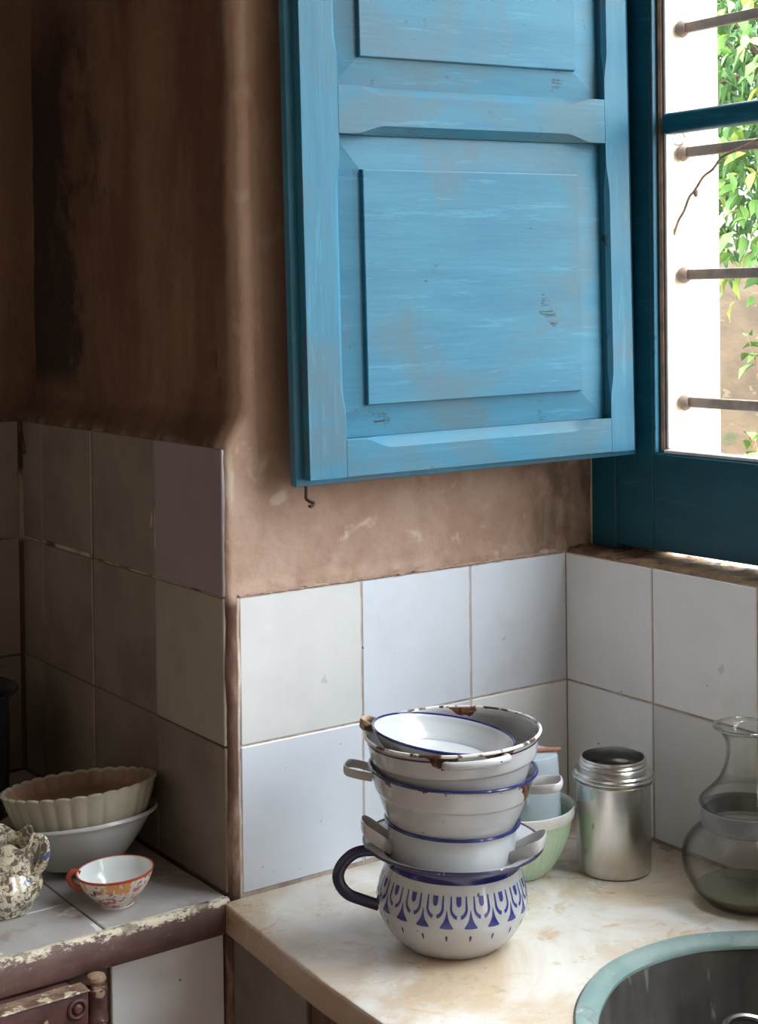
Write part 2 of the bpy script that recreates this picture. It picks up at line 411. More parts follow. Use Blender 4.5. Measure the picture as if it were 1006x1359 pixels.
def tube(pts, rad, n=10, flat=None, bm=None, caps=True, up=None):
    """sweep a circle (or flat=(a,b) oval: a across, b along up) along pts; rad may be a list"""
    bm = bm or bmesh.new(); P = [Vector(p) for p in pts]; rings = []
    prev = Vector(up) if up else None
    for i, p in enumerate(P):
        t = (P[min(i + 1, len(P) - 1)] - P[max(i - 1, 0)]).normalized()
        if prev is None: prev = Vector((0, 0, 1)) if abs(t.z) < .9 else Vector((1, 0, 0))
        base = Vector(up) if up else prev
        s = t.cross(base).normalized(); u = s.cross(t).normalized(); prev = u
        r = rad[i] if isinstance(rad, (list, tuple)) else rad
        a, b = flat if flat else (r, r)
        rings.append([bm.verts.new(p + s * a * math.cos(2 * PI * j / n) + u * b * math.sin(2 * PI * j / n)) for j in range(n)])
    for A, B in zip(rings[:-1], rings[1:]):
        for j in range(n): bm.faces.new((A[j], A[(j + 1) % n], B[(j + 1) % n], B[j]))
    if caps: bm.faces.new(rings[0]); bm.faces.new(rings[-1])
    return bm
def torus(R, r, z, n=64, k=10, c=(0, 0, 0), bm=None, fz=None):
    prof = [(R + r * math.cos(2 * PI * i / k), z + r * math.sin(2 * PI * i / k)) for i in range(k)]
    return lathe(prof, n, c, closed=True, bm=bm, fr=fz)
def fbm(p, s, o=4):
    return noise.fractal(Vector(p) * s, 0.9, 2.0, o)

# ------------------------------------------------------------------ room shell
def lin(a, b, n): return [a + (b - a) * i / n for i in range(n + 1)]
def pier():
    """the plastered pier: its left face lines the alcove, its front face carries the bright tiles"""
    path = [('c', y) for y in lin(.72, .03, 70)] + [('k', t) for t in lin(0, 1, 10)[1:]] + [('a', x) for x in lin(-.55, .058, 110)]
    zs = lin(-.86, -.1, 8) + lin(-.1, 1.3, 220)[1:] + lin(1.3, 3.1, 24)[1:]
    bm = bmesh.new(); rows = []
    for z in zs:
        t = min(max((z - .602) / .040, 0), 1)
        xc = -.604 + .026 * t
        ya = .0016 if z < .4 else .0045
        rc = .010 + .008 * t
        row = []
        for kind, s in path:
            if kind == 'c': p = Vector((xc, s, z)); nrm = Vector((-1, 0, 0))
            elif kind == 'a': p = Vector((s, ya, z)); nrm = Vector((0, -1, 0))
            else:
                if s == 0: continue
                a = s * PI / 2
                c0 = Vector((xc + rc, ya + rc, z))
                p = c0 + Vector((-rc * math.cos(a), -rc * math.sin(a), 0)); nrm = Vector((-math.cos(a), -math.sin(a), 0))
                if s == 1: p.x = xc + rc + .001
            amp = .0003
            if z > .41 or (kind != 'a' and z > .62): amp = .0028
            if kind == 'k': amp = .0024
            d = amp * (fbm(p, 9) * .8 + fbm(p, 34) * .5)
            if kind == 'a' and .4 < z < .425:          # crumbling lower lip of the plaster
                d += (.0045 * fbm(p, 75) + .0035) * max(0, 1 - abs(z - .409) / .012)
            if kind == 'a' and .4 < z < .45 and s > -.22:
                k_ = min(1, (s + .22) / .1) * (1 - (z - .4) / .05)
                d += k_ * (.010 * max(-.3, fbm(Vector((p.x * .6 + 3, 0, p.z * 2)), 26)) + .003 * fbm(p, 90))
            if kind == 'c' and z > .64:                # lumpy ridge above the tiles
                d += .006 * math.exp(-((z - .652) / .009) ** 2) * max(0, .5 + fbm(p, 10))
            if kind == 'c' and .645 < z < .75:         # the crack
                yc = .075 + .012 * math.sin(z * 90) * .4 + (z - .7) * .05
                d += -.008 * math.exp(-((s - yc) / .004) ** 2) + .006 * math.exp(-((s - yc - .012) / .006) ** 2)
            if kind == 'k' and z > .41: d += .006 * math.exp(-((z - 1.075) / .013) ** 2)
            row.append(bm.verts.new(p + nrm * d))
        rows.append(row)
    for a, b in zip(rows[:-1], rows[1:]):
        for i in range(len(a) - 1): bm.faces.new((a[i], a[i + 1], b[i + 1], b[i]))
    box(-.545, .2, .03, .75, -.86, 3.1, bm=bm)
    return bm
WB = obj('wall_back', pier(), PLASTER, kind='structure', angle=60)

bm = bmesh.new()                                   # window wall: inner leaf, then outer leaf with the narrower opening
Y0, Y1 = -.0, -1.88
D0, D1 = -2.1, -3.4                                # unseen door opening, added to bring more daylight into the room
box(.0016, .09, D0, .02, -.86, .4, bm=bm); box(.003, .09, D0, Y1, .4, 3.1, bm=bm); box(.003, .09, Y1, .02, 2.51, 3.1, bm=bm)
box(.003, .09, -3.6, D1, -.86, 3.1, bm=bm); box(.003, .09, D1, D0, 2.1, 3.1, bm=bm)
WR = obj('wall_right', bm, [GROUT_B], kind='structure', smooth=False)
bm = bmesh.new()
box(.09, .207, D0, .8, -.86, .395, bm=bm); box(.09, .207, D0, -1.75, .395, 3.1, bm=bm)
box(.09, .207, -3.6, D1, -.86, 3.1, bm=bm); box(.09, .207, D1, D0, 2.1, 3.1, bm=bm)
box(.09, .207, -1.75, -.137, 2.78, 3.1, bm=bm)
bmesh_j = box(.0905, .2075, -.137, .8, .395, 3.1, bev=.004); add(bm, bmesh_j)
box(.0585, .0905, .0008, .1, .3, 3.0, bm=bm)
obj('wall_outer_right', bm, FACADE, kind='structure', smooth=False)
obj('floor', box(-4.3, .2, -3.7, 1.0, -.92, -.86), FLOORM, kind='structure', smooth=False)
obj('ceiling', box(-4.3, .2, -3.7, 1.0, 3.1, 3.16), CEILM, kind='structure', smooth=False)
obj('wall_left', box(-4.3, -4.2, -3.7, 1.0, -.86, 3.1), WALL2, kind='structure', smooth=False)
obj('wall_front', box(-4.2, .003, -3.7, -3.6, -.86, 3.1), WALL2, kind='structure', smooth=False)
WBL = obj('wall_back_left', box(-4.2, -1.45, .0, .9, -.86, 3.1), WALL2, kind='structure', smooth=False)
obj('alcove_shade_block', box(-1.45, -.58, .012, .72, 1.5, 3.1), PLASTER, kind='structure', smooth=False)   # unseen block over the alcove, added to keep it dark
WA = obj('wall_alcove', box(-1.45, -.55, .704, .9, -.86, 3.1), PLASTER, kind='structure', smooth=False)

def tile(parent, m_, lo, hi, ax, jit=.0006):
    """one glazed tile between corners lo and hi; the thin axis is ax"""
    b = box(lo[0], hi[0], lo[1], hi[1], lo[2], hi[2], bev=.0013)
    c = (Vector(lo) + Vector(hi)) / 2
    rot = Matrix.Rotation(random.uniform(-.004, .004), 4, 'XYZ'[(ax + 1) % 3]) @ Matrix.Rotation(random.uniform(-.003, .003), 4, 'XYZ'[(ax + 2) % 3])
    for v in b.verts: v.co = c + rot @ (v.co - c)
    return obj('tile', b, m_, parent, smooth=False)
G = .0013
xs = [-.588, -.389, -.192, .0014]
mats_a = [[TW, TB, TB], [TB, TB, TG]]
for r_, (z0, z1) in enumerate(((.2, .4), (.001, .2))):
    for k in range(3):
        tile(WB, mats_a[r_][k], (xs[k] + G, 0, z0 + G), (xs[k + 1] - G, .008, z1 - G), 1)
ys = [.0012, -.184, -.380, -.576, -.772, -.968]
for r_, (z0, z1) in enumerate(((.2, .4), (.001, .2))):
    for k in range(5):
        tile(WR, [TG, TG, TW][(k + r_) % 3], (0, ys[k + 1] + G, z0 + G), (.008, ys[k] - G, z1 - G), 0)
cy = [.008, .207, .42, .615, .699]
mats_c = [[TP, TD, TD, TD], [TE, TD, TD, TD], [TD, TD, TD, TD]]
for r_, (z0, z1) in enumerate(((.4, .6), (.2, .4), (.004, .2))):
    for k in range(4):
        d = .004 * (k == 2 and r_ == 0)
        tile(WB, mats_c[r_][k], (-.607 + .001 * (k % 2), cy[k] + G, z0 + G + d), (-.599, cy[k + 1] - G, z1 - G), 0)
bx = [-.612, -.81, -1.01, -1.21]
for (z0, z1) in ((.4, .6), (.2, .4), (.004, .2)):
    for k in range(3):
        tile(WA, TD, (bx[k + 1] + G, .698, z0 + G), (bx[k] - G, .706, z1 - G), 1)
# crumbling mortar left along the top of the tiles, and the broken crevice near the window
def mortar():
    bm = bmesh.new(); rows = []
    for x in lin(-.588, -.002, 420):
        k_ = min(1, max(0, (x + .24) / .12)); g = .55 + .45 * fbm((x, 0, 0), 40) + .8 * k_ * max(-.2, fbm((x, 5, 0), 14))
        h = (.0045 + .005 * k_) * max(.15, g) ; o = .0028 * max(.2, .7 + .8 * fbm((x, 9, 0), 70))
        row = []
        for q, (yy, zz) in enumerate(((.006, .4002), (-.001 * 0 - o * .6, .4004), (-o, .4004 + h * .35), (-o * .7 + .0005, .4004 + h * .75), (.002, .4004 + h), (.008, .4006 + h))):
            n_ = .0011 if 0 < q < 5 else 0
            row.append(bm.verts.new((x, yy + n_ * fbm((x, q, 1), 120), zz + max(-.0003, n_ * fbm((x, q, 2), 120)))))
        rows.append(row)
    for a, b in zip(rows[:-1], rows[1:]):
        for i in range(5): bm.faces.new((a[i], a[i + 1], b[i + 1], b[i]))
    return bm
obj('mortar_line', mortar(), simple('crumbled_mortar', (.46, .33, .26), (.30, .19, .14), 60, .95, spots=[((.10, .06, .045), 35, .62, .05, (1, 1, 1))]), WB, angle=60)
# splashback below the counter and on the hearth front
tile(WB, TG, (-.770, .020, -.36), (-.606, .028, -.045), 1)
tile(WB, TD, (-.603, .018, -.86), (-.770, .028, -.364), 1)
# rough sill ledge between tile top and sash
def sill():
    bm = bmesh.new(); rows = []
    for y in lin(-.0, -1.88, 220):
        row = []
        for k, x in enumerate((.002, .008, .018, .03, .045, .06, .075, .09)):
            z = .4005 + (.0045 + .003 * fbm((x, y, 0), 30) + .002 * fbm((x, y, 3), 90)) * (0 if k == 0 else 1)
            if y > -.10: z += .007 * max(0, fbm((x, y, 7), 40)) * (k > 0)
            row.append(bm.verts.new((x + .002 * fbm((x, y, 1), 50) * (k == 1), y, z)))
        rows.append(row)
    for a, b in zip(rows[:-1], rows[1:]):
        for i in range(len(a) - 1): bm.faces.new((a[i], a[i + 1], b[i + 1], b[i]))
    return bm
obj('trim_1', sill(), SILLM, kind='structure', angle=60)

# ------------------------------------------------------------------ window
W = thing('window_1', None, None, (.055, -.645, .41), kind='structure')
XF = .055
obj('casing_stile', box(XF, .0885, -.0555, -.001, .405, 2.505, .002), PT, W)
obj('casing_stile', box(XF, .0885, -1.879, -1.826, .405, 2.505, .002), PT, W)
obj('casing_head', box(XF, .0885, -1.825, -.0565, 2.453, 2.513, .002), PT, W)
def sash(ya, yb):                                  # ya > yb
    zb, zt = .413, 2.45
    g0, g1 = .567, 2.40
    s = .079
    obj('sash_stile', box(XF, .087, ya - s, ya, zb, zt, .002), PT, W)
    obj('sash_stile', box(XF, .087, yb, yb + s, zb, zt, .002), PT, W)
    rl = box(XF, .087, yb + s + .0004, ya - s - .0004, zb, .5605, .002)
    for v in rl.verts:
        if v.co.z < zb + .01: v.co.z += (ya - v.co.y) * .012
    obj('sash_rail', rl, PT, W)
    obj('sash_rail', box(XF, .087, yb + s + .0004, ya - s - .0004, g1 + .005, zt, .002), PT, W)
    for y0 in (ya - s - .0048, yb + s + .0008):
        obj('lit_edge', box(XF + .001, .084, y0, y0 + .004, .5615, g1 + .004, .0015, 2), PZ, W)  # brighter strip paints in the lit chamfer of the sash edge
    # moulded inner edge, bare brown wood and putty strip
    for (y0, y1) in ((ya - s - .012, ya - s - .0050), (yb + s + .0050, yb + s + .012)):
        obj('moulding', box(XF + .009, .084, y0, y1, .5615, g1 + .004, .003), BROWNTRIM, W)
    for (y0, y1) in ((ya - s - .017, ya - s - .0122), (yb + s + .0122, yb + s + .017)):
        obj('putty_strip', box(XF + .016, .082, y0, y1, .567, g1 + .003, .001), PALETRIM, W)
    obj('putty_strip', box(XF + .004, .082, yb + s + .018, ya - s - .018, .5612, .5665, .001), PALETRIM, W)
    bars = (1.0385, 1.5, 1.955)
    for z in bars:
        bm = box(XF + .002, .083, yb + s + .0175, ya - s - .0175, z, z + .032, .009, 3)
        obj('glazing_bar', bm, PT, W)
    zz = [g0] + [q for z in bars for q in (z + .0005, z + .0315)] + [g1]
    for a, b in zip(zz[::2], zz[1::2]):
        obj('pane', box(.0755, .0785, yb + s + .0175, ya - s - .0175, a, b), PANE, W, smooth=False)
    return
sash(-.0565, -.6440)
# opening past this sash, out of frame, enlarged and left unglazed for more daylight

# ------------------------------------------------------------------ shutter
SH = thing('window_shutter', 'weathered blue panelled wooden shutter swung open beside the barred window', 'shutter', (.045, -.12, .5563), (0, math.radians(-.9), math.radians(-5)))
TOPZ = 1.42
def chamf(t, spans, c=.009, ramp=.05):
    v = .0006
    for a, b in spans:
        if a < t < b:
            k = min((t - a) / ramp, (b - t) / ramp, 1.0); k = k * k * (3 - 2 * k)
            v = max(v, .0006 + c * k)
    return v
def piece(axis_, t0, t1, w0, w1, sp0, sp1, dep=.018, c=.009):
    ts = sorted(set([t0, t1] + [q for s in (sp0, sp1) for a, b in s for q in [a + .05 * i / 8 for i in range(9)] + [b - .05 * i / 8 for i in range(9)] if t0 < q < t1]))
    bm = bmesh.new(); rows = []
    for t in ts:
        c0, c1 = chamf(t, sp0, c), chamf(t, sp1, c)
        sec = [(w0, dep), (w0, c0), (w0 + c0, 0), (w1 - c1, 0), (w1, c1), (w1, dep)]
        rows.append([bm.verts.new((a, d, t) if axis_ == 'z' else (t, d, a)) for a, d in sec])
    for A, B in zip(rows[:-1], rows[1:]):
        for i in range(6): bm.faces.new((A[i], A[(i + 1) % 6], B[(i + 1) % 6], B[i]))
    bm.faces.new(rows[0]); bm.faces.new(rows[-1])
    return bm
lo_sp = [(.085, .445)]; hi_sp = [(.56, TOPZ - .10)]
def sh(name, bm, m_, p=SH, ang=25): return obj(name, bm, m_, p, angle=ang, local=True)
sh('stile', piece('z', .0095, TOPZ, -.055, -.0107, lo_sp + hi_sp, [], c=.0055), PZ)
sh('stile', piece('z', .0095, TOPZ, -.565, -.508, [], lo_sp + hi_sp, c=.0075), PZ)
xsp = [(-.485, -.078)]
sh('rail', piece('x', -.5078, -.0552, .0095, .060, [], xsp, c=.0145), PX)
sh('rail', piece('x', -.5078, -.0552, .470, .535, xsp, xsp, c=.0115), PX)
sh('rail', piece('x', -.5078, -.0552, TOPZ - .06, TOPZ, xsp, [], c=.009), PX)
def panel(z0, z1, f0, f1):
    X0, X1, fx0, fx1 = -.5075, -.0555, -.470, -.104
    lv = [(X0, X1, z0, z1, .0175), (X0, X1, z0, z1, .0165), (fx0 - .0008, fx1 + .0008, f0 - .0008, f1 + .0008, .0125), (fx0, fx1, f0, f1, .0062), (fx0 + .0012, fx1 - .0012, f0 + .0012, f1 - .0012, .0055)]
    bm = bmesh.new(); rows = []
    for a, b, c, d, y in lv:
        rows.append([bm.verts.new(p) for p in ((a, y, c), (b, y, c), (b, y, d), (a, y, d))])
    for A, B in zip(rows[:-1], rows[1:]):
        for i in range(4): bm.faces.new((A[i], A[(i + 1) % 4], B[(i + 1) % 4], B[i]))
    bm.faces.new(rows[-1]); bm.faces.new(rows[0])
    return bm
sh('panel', panel(.0605, .4695, .104, .423), PX, ang=5)
sh('panel', panel(.5355, TOPZ - .0605, .576, TOPZ - .10), PX, ang=5)
sh('back_board', box(-.577, .008, .0182, .034, 0, TOPZ + .006, .0012), PZ)
for z in (.13, 1.22):
    hb = lathe([(0, 0), (.006, 0), (.0065, .003), (.0065, .075), (.006, .078), (0, .078)], 14, (.004, .0255, z))
    sh('hinge', hb, PT)
hk = tube(smoothp([(-.556, .030, .004), (-.556, .030, -.010), (-.557, .028, -.018), (-.553, .024, -.022), (-.549, .022, -.024), (-.556, .016, -.027), (-.560, .014, -.026)], 3), .0022, 8)
sh('latch_hook', hk, HOOKM)

# ------------------------------------------------------------------ outside: grille, garden
GR = thing('window_grille', 'rusty horizontal iron bars set in the pale outer window jamb', 'grille', (.118, -.64, .63))
for z in (.635, .829, 1.0155, 1.204, 1.392, 1.58, 1.768, 1.956, 2.144, 2.332, 2.52):
    b = box(.114, .123, -1.749, -.139, z - .008, z + .008, .003, 2)
    for v in b.verts: v.co.z += .0012 * fbm((v.co.y, z, 0), 20)
    ob = obj('bar', b, BARM, GR)
    a = lathe([(0, 0), (.011, 0), (.0135, .004), (.011, .010), (.008, .014), (0, .014)], 14)
    bmesh.ops.rotate(a, verts=a.verts, cent=(0, 0, 0), matrix=Matrix.Rotation(PI / 2, 3, 'X'))
    bmesh.ops.translate(a, verts=a.verts, vec=(.118, -.139, z))
    o2 = obj('anchor', a, BARM, ob, local=True)
    for v in o2.data.vertices: v.co -= Vector(GR.location)
tw = tube(smoothp([(.104, -.136, .890), (.105, -.145, .912), (.106, -.155, .925), (.106, -.166, .946), (.105, -.178, .955), (.106, -.195, .975), (.107, -.212, .984), (.106, -.232, 1.001), (.106, -.262, 1.009), (.105, -.30, 1.020), (.107, -.36, 1.05)], 3), .0021, 6)
TWG = thing('vine_twig', 'thin bare vine twig with a dry bud crossing the lower window bars', 'twig', (.105, -.14, .885))
obj('stem', tw, TWIGM, TWG)
bd = bmesh.new(); bmesh.ops.create_icosphere(bd, subdivisions=2, radius=.006)
for v in bd.verts: v.co = Vector((v.co.x * .6, v.co.y * .7, v.co.z * 1.2)) + Vector((.105, -.180, .952))
obj('bud', bd, TWIGM, TWG)
cl = tube([(.106, -.146 - .012 * math.cos(a), 1.036 + .010 * math.sin(a)) for a in lin(0, 5.6, 16)], .0009, 5)
tag(obj('tendril', cl, TWIGM), 'curled dry tendril at the anchor of a window bar', 'tendril')

def ground_bm():
    bm = bmesh.new(); nx, ny = 90, 90; rows = []
    for i in range(nx + 1):
        x = .25 + 13 * (i / nx) ** 1.4; row = []
        for j in range(ny + 1):
            y = -9 + 24 * j / ny
            d = x * .62 + y * .78                       # distance along the view direction
            t = min(max((d - 5.6) / 3.2, 0), 1); t = t * t * (3 - 2 * t)
            z = -1.0 + 2.1 * t + max(0, d - 8.8) * .10
            z += (.05 * fbm((x, y, 0), 1.2) + .035 * fbm((x, y, 4), 4)) * min(1, (x - .25) / .6)
            row.append(bm.verts.new((x, y, z)))
        rows.append(row)
    for a, b in zip(rows[:-1], rows[1:]):
        for i in range(ny): bm.faces.new((a[i], a[i + 1], b[i + 1], b[i]))
    return bm
obj('ground', ground_bm(), EARTH, kind='structure', angle=80)
def leaf_me(m_):
    bm = bmesh.new()
    L, Wd = .11, .026
    pts = [(0, 0, 0), (.3, .8, .012), (.62, .9, .010), (1, 0, -.022), (.62, -.9, .010), (.3, -.8, .012), (.3, 0, 0), (.62, 0, -.004)]
    v = [bm.verts.new((a * L, b * Wd, c)) for a, b, c in pts]
    for f in ((0, 6, 1), (1, 6, 7, 2), (2, 7, 3), (0, 5, 6), (6, 5, 4, 7), (4, 3, 7)): bm.faces.new([v[i] for i in f])
    me = bpy.data.meshes.new('leaf'); bm.to_mesh(me); bm.free(); me.materials.append(m_); me.shade_smooth(); return me
def rot_rand():
    return (random.uniform(-.7, .7), random.uniform(.1, 1.2), random.uniform(0, 2 * PI))
def tree(name, label, c, rad, n_obj, n_stuff, seed, face):
    random.seed(seed)
    T = thing(name, label, 'tree', (c[0], c[1], 0))
    gz = -1.0 + 2.1 * (lambda t: t * t * (3 - 2 * t))(min(max((c[0] * .62 + c[1] * .78 - 5.6) / 3.2, 0), 1))
    T.location.z = gz
    C = Vector(c)
    bm = tube(smoothp([(C.x, C.y, gz - .1), (C.x + .04, C.y + .03, gz + .5), (C.x - .03, C.y, C.z - .3), (C.x, C.y, C.z + .5)], 4), [.075 - .0035 * i for i in range(13)], 10)
    for k in range(9):
        a = random.uniform(0, 2 * PI); e = random.uniform(-.3, .8)
        d = Vector((math.cos(a) * math.cos(e), math.sin(a) * math.cos(e), math.sin(e)))
        z0 = C.z + random.uniform(-.5, .2)
        tube([(C.x, C.y, z0), Vector((C.x, C.y, z0)) + d * .35 * rad[0], Vector((C.x, C.y, z0)) + d * .75 * rad[0]], [.03, .02, .008], 6, bm=bm)
    obj('trunk', bm, BARKM, T)
    mes = [leaf_me(LEAFM), leaf_me(LEAFM), leaf_me(LEAFY)]
    def pt(shell_):
        while True:
            d = Vector((random.gauss(0, 1), random.gauss(0, 1), random.gauss(0, 1))).normalized()
            r = random.uniform(.82, 1.02) if shell_ else random.uniform(.45, .98)
            lump = 1 + .22 * fbm(d * 2 + Vector((seed, 0, 0)), 1.0)
            p = Vector((d.x * rad[0], d.y * rad[1], d.z * rad[2])) * r * lump
            if not shell_ or d.dot(face) > .1: return p
    k = 0
    while k < n_obj:
        p = pt(True) + C
        v = p - CAM; vz = v.dot(F_)
        px = 503 + 1983 * v.dot(R_) / vz; py = 679.5 - 247.6 - 1983 * v.dot(U_) / vz
        if not (940 < px < 1070 and -60 < py < 400): continue     # the leaves that show largest from the window
        o = bpy.data.objects.new('leaf', random.choice(mes)); COL.objects.link(o); o.parent = T
        o.location = p - T.location; o.rotation_euler = rot_rand(); s = random.uniform(.8, 1.35); o.scale = (s, s, s)
        k += 1
    bm = bmesh.new()
    base = [(0, 0, 0), (.35, .8, .01), (1, 0, -.02), (.35, -.8, .01)]
    for _ in range(n_stuff):
        p = pt(False) + C; r = random.uniform(.8, 1.4)
        from mathutils import Euler
        E_ = Euler(rot_rand()).to_matrix()
        v = [bm.verts.new(p - T.location + E_ @ Vector((a * .11 * r, b * .026 * r, c_))) for a, b, c_ in base]
        bm.faces.new((v[0], v[1], v[2])); bm.faces.new((v[0], v[2], v[3]))
    o = obj('foliage', bm, LEAFD, T, local=True, smooth=False); o['kind'] = 'stuff'
    random.seed(seed + 1)
VF = (CAM - Vector((6, 4.8, 1.6))).normalized()
tree('orange_tree', 'leafy green citrus tree seen through the window behind the bars', (5.45, 4.05, 2.1), (1.25, 1.25, 1.15), 230, 5000, 3, VF)
tree('orange_tree', 'darker green tree behind the citrus tree beyond the window', (7.3, 6.6, 3.0), (1.8, 1.8, 1.7), 60, 5000, 5, VF)
def sprig(c, label, seed):
    random.seed(seed); T = thing('sprig', label, 'plant', c)
    bm = bmesh.new(); me = leaf_me(LEAFM)
    for k in range(3):
        a = random.uniform(0, 6.28); tube([(0, 0, -.05), (.03 * math.cos(a), .03 * math.sin(a), .12), (.09 * math.cos(a), .09 * math.sin(a), .26)], [.006, .005, .003], 5, bm=bm)
        for q in range(4):
            o = bpy.data.objects.new('leaf', me); COL.objects.link(o); o.parent = T
            t = .3 + .2 * q; o.location = (.09 * math.cos(a) * t, .09 * math.sin(a) * t, .26 * t)
            o.rotation_euler = (random.uniform(-.5, .5), random.uniform(-.5, .5), random.uniform(0, 6.28)); o.scale = (1.3,) * 3
    obj('stem', bm, TWIGM, T, local=True)
sprig((5.1, 3.93, .36), 'small green leafy sprig growing from the dry earth bank, higher one', 11)
sprig((4.3, 3.22, -.14), 'small green leafy sprig low on the dry earth bank', 12)

# ------------------------------------------------------------------ counter with sink
SC = (-.285, -.69)
poly = [(-.619, -.002), (-.0015, -.002), (-.0015, -1.75), (-.655, -1.75), (-.645, -.45), (-.640, -.25)]
def slab(R):
    angs = set(lin(-PI, PI, 96)[:-1])
    for p in poly: angs.add(math.atan2(p[1] - SC[1], p[0] - SC[0]))
    angs = sorted(angs); bm = bmesh.new(); rings = []
    def hit(a):
        d = (math.cos(a), math.sin(a)); best = None
        for i in range(len(poly)):
            p, q = poly[i], poly[(i + 1) % len(poly)]
            ex, ey = q[0] - p[0], q[1] - p[1]; det = d[0] * -ey + d[1] * ex
            if abs(det) < 1e-9: continue
            rx, ry = p[0] - SC[0], p[1] - SC[1]
            t = (rx * -ey + ry * ex) / det; u = (d[0] * ry - d[1] * rx) / det
            if t > 0 and -1e-6 <= u <= 1 + 1e-6 and (best is None or t < best): best = t
        return best
    lev = [(0, -.040), (0, -.001), (.0, 0), (.25, 0), (.5, 0), (.75, 0), (-.005, 0), (-.0015, -.0015), (0, -.006), (0, -.036), (-.004, -.040)]
    for k, (f, z) in enumerate(lev):
        ring = []
        for a in angs:
            h = hit(a)
            if k < 3: r = R
            elif k < 6: r = R + (h - .006 - R) * f
            else: r = h + f
            wob = .0016 * fbm((a * 3, z * 20, 0), 3) if k > 6 else 0
            ring.append(bm.verts.new((SC[0] + math.cos(a) * (r + wob), SC[1] + math.sin(a) * (r + wob), z + (.0008 * fbm((a, r, 0), 9) if 2 < k < 6 else 0))))
        rings.append(ring)
    n = len(angs)
    for A, B in zip(rings, rings[1:] + rings[:1]):
        for i in range(n): bm.faces.new((A[i], A[(i + 1) % n], B[(i + 1) % n], B[i]))
    return bm
CT = thing('marble_counter', 'worn cream marble countertop with brown stains holding the round sink', 'counter', (-.31, -.6, 0))
obj('slab', slab(.253), MARBLE, CT, angle=45)
SK = thing('sink_basin', 'round greenish stone sink basin sunk in the marble counter', 'sink', (SC[0], SC[1], -.2))
def wob(t, r, z): return (r + .0012 * math.sin(5 * t + z * 30) + .0008 * math.sin(11 * t), z)
obj('rim', lathe([(.2518, -.036), (.2525, .001), (.250, .0042), (.243, .0046), (.232, .0015), (.2265, -.005), (.2262, -.0085), (.240, -.0088), (.2505, -.030)], 96, (SC[0], SC[1], 0), fr=wob, closed=True), BASIN, SK)
obj('bowl', lathe([(.2500, -.0368), (.2385, -.0095), (.2265, -.0092), (.224, -.036), (.217, -.09), (.200, -.14), (.17, -.175), (.10, -.192), (0, -.195), (0, -.21), (.11, -.208), (.19, -.19), (.225, -.14), (.24, -.09)], 96, (SC[0], SC[1], 0), closed=False), BASIN_IN, SK)
LD = thing('steel_ladle', 'round steel ring of a utensil lying in the sink', 'utensil', (-.20, -.55, -.17))
rg = torus(.040, .0045, 0, 40, 8)
bmesh.ops.rotate(rg, verts=rg.verts, cent=(0, 0, 0), matrix=Matrix.Rotation(.35, 3, 'X')); bmesh.ops.translate(rg, verts=rg.verts, vec=(-.20, -.545, -.095))
obj('ring', rg, STEEL, LD)
obj('handle', tube(smoothp([(-.165, -.56, -.103), (-.14, -.60, -.12), (-.14, -.68, -.165), (-.17, -.76, -.186)], 4), .004, 8), STEEL, LD)
# cabinet under the counter: tiled return, then dark wooden front
UC = thing('counter_base', 'tiled masonry base with dark wooden front under the marble counter', 'base', (-.4, -.6, -.86))
obj('core', box(-.594, -.004, -1.7, .0, -.86, -.2115), GROUT_D, UC, smooth=False)
obj('support', box(-.594, -.545, -.185, .0, -.2115, -.0405), GROUT_D, UC, smooth=False)
obj('tile', box(-.602, -.5942, -.178, .001, -.25, -.0415, .0013), TD, UC, smooth=False)
obj('tile', box(-.602, -.5942, -.178, .001, -.455, -.253, .0013), TD, UC, smooth=False)
obj('tile', box(-.602, -.5942, -.178, .001, -.86, -.458, .0013), TD, UC, smooth=False)
obj('wooden_front', box(-.598, -.56, -1.7, -.186, -.2105, -.0415, .001), CABWOOD, UC)
obj('wooden_front', box(-.600, -.5945, -1.7, -.182, -.86, -.212, .001), CABWOOD, UC)

# ------------------------------------------------------------------ hearth shelf in the alcove
HT = thing('hearth', 'old tiled hearth shelf with peeling brown wooden edge in the dark alcove', 'hearth', (-1.2, .3, -.86))
obj('masonry', box(-1.448, -.612, .028, .702, -.86, -.006), GROUT_D, HT, smooth=False)
hx = [-.609, -.785, -.985, -1.185, -1.385, -1.446]; hy = [.004, .113, .313, .513, .697]
for i in range(5):
    for j in range(4):
        zt = random.uniform(-.0015, .0005)
        obj('tile', box(hx[i + 1] + .0012, hx[i] - .0012, hy[j] + .0012, hy[j + 1] - .0012, -.0055, .003 + zt, .001), HTILE, HT, smooth=False)
def edge_board():
    bm = bmesh.new(); rows = []
    for x in lin(-.612, -1.447, 240):
        row = []
        for k, (y, z) in enumerate(((.003, .003), (.0005, .0055), (-.006, .005), (-.010, .001), (-.011, -.02), (-.010, -.038), (-.007, -.041), (.02, -.042), (.0275, -.042), (.0275, -.006), (.003, -.006))):
            a = .0018 if k in (1, 2, 3, 4, 5) else 0
            row.append(bm.verts.new((x, y - a * abs(fbm((x, k * .3, 0), 24)) , z + a * fbm((x, k * .3, 5), 30) * .6)))
        rows.append(row)
    for A, B in zip(rows[:-1], rows[1:]):
        for i in range(11): bm.faces.new((A[i], A[(i + 1) % 11], B[(i + 1) % 11], B[i]))
    bm.faces.new(rows[0]); bm.faces.new(rows[-1]); return bm
obj('edge_board', edge_board(), HWOOD, HT, angle=60)

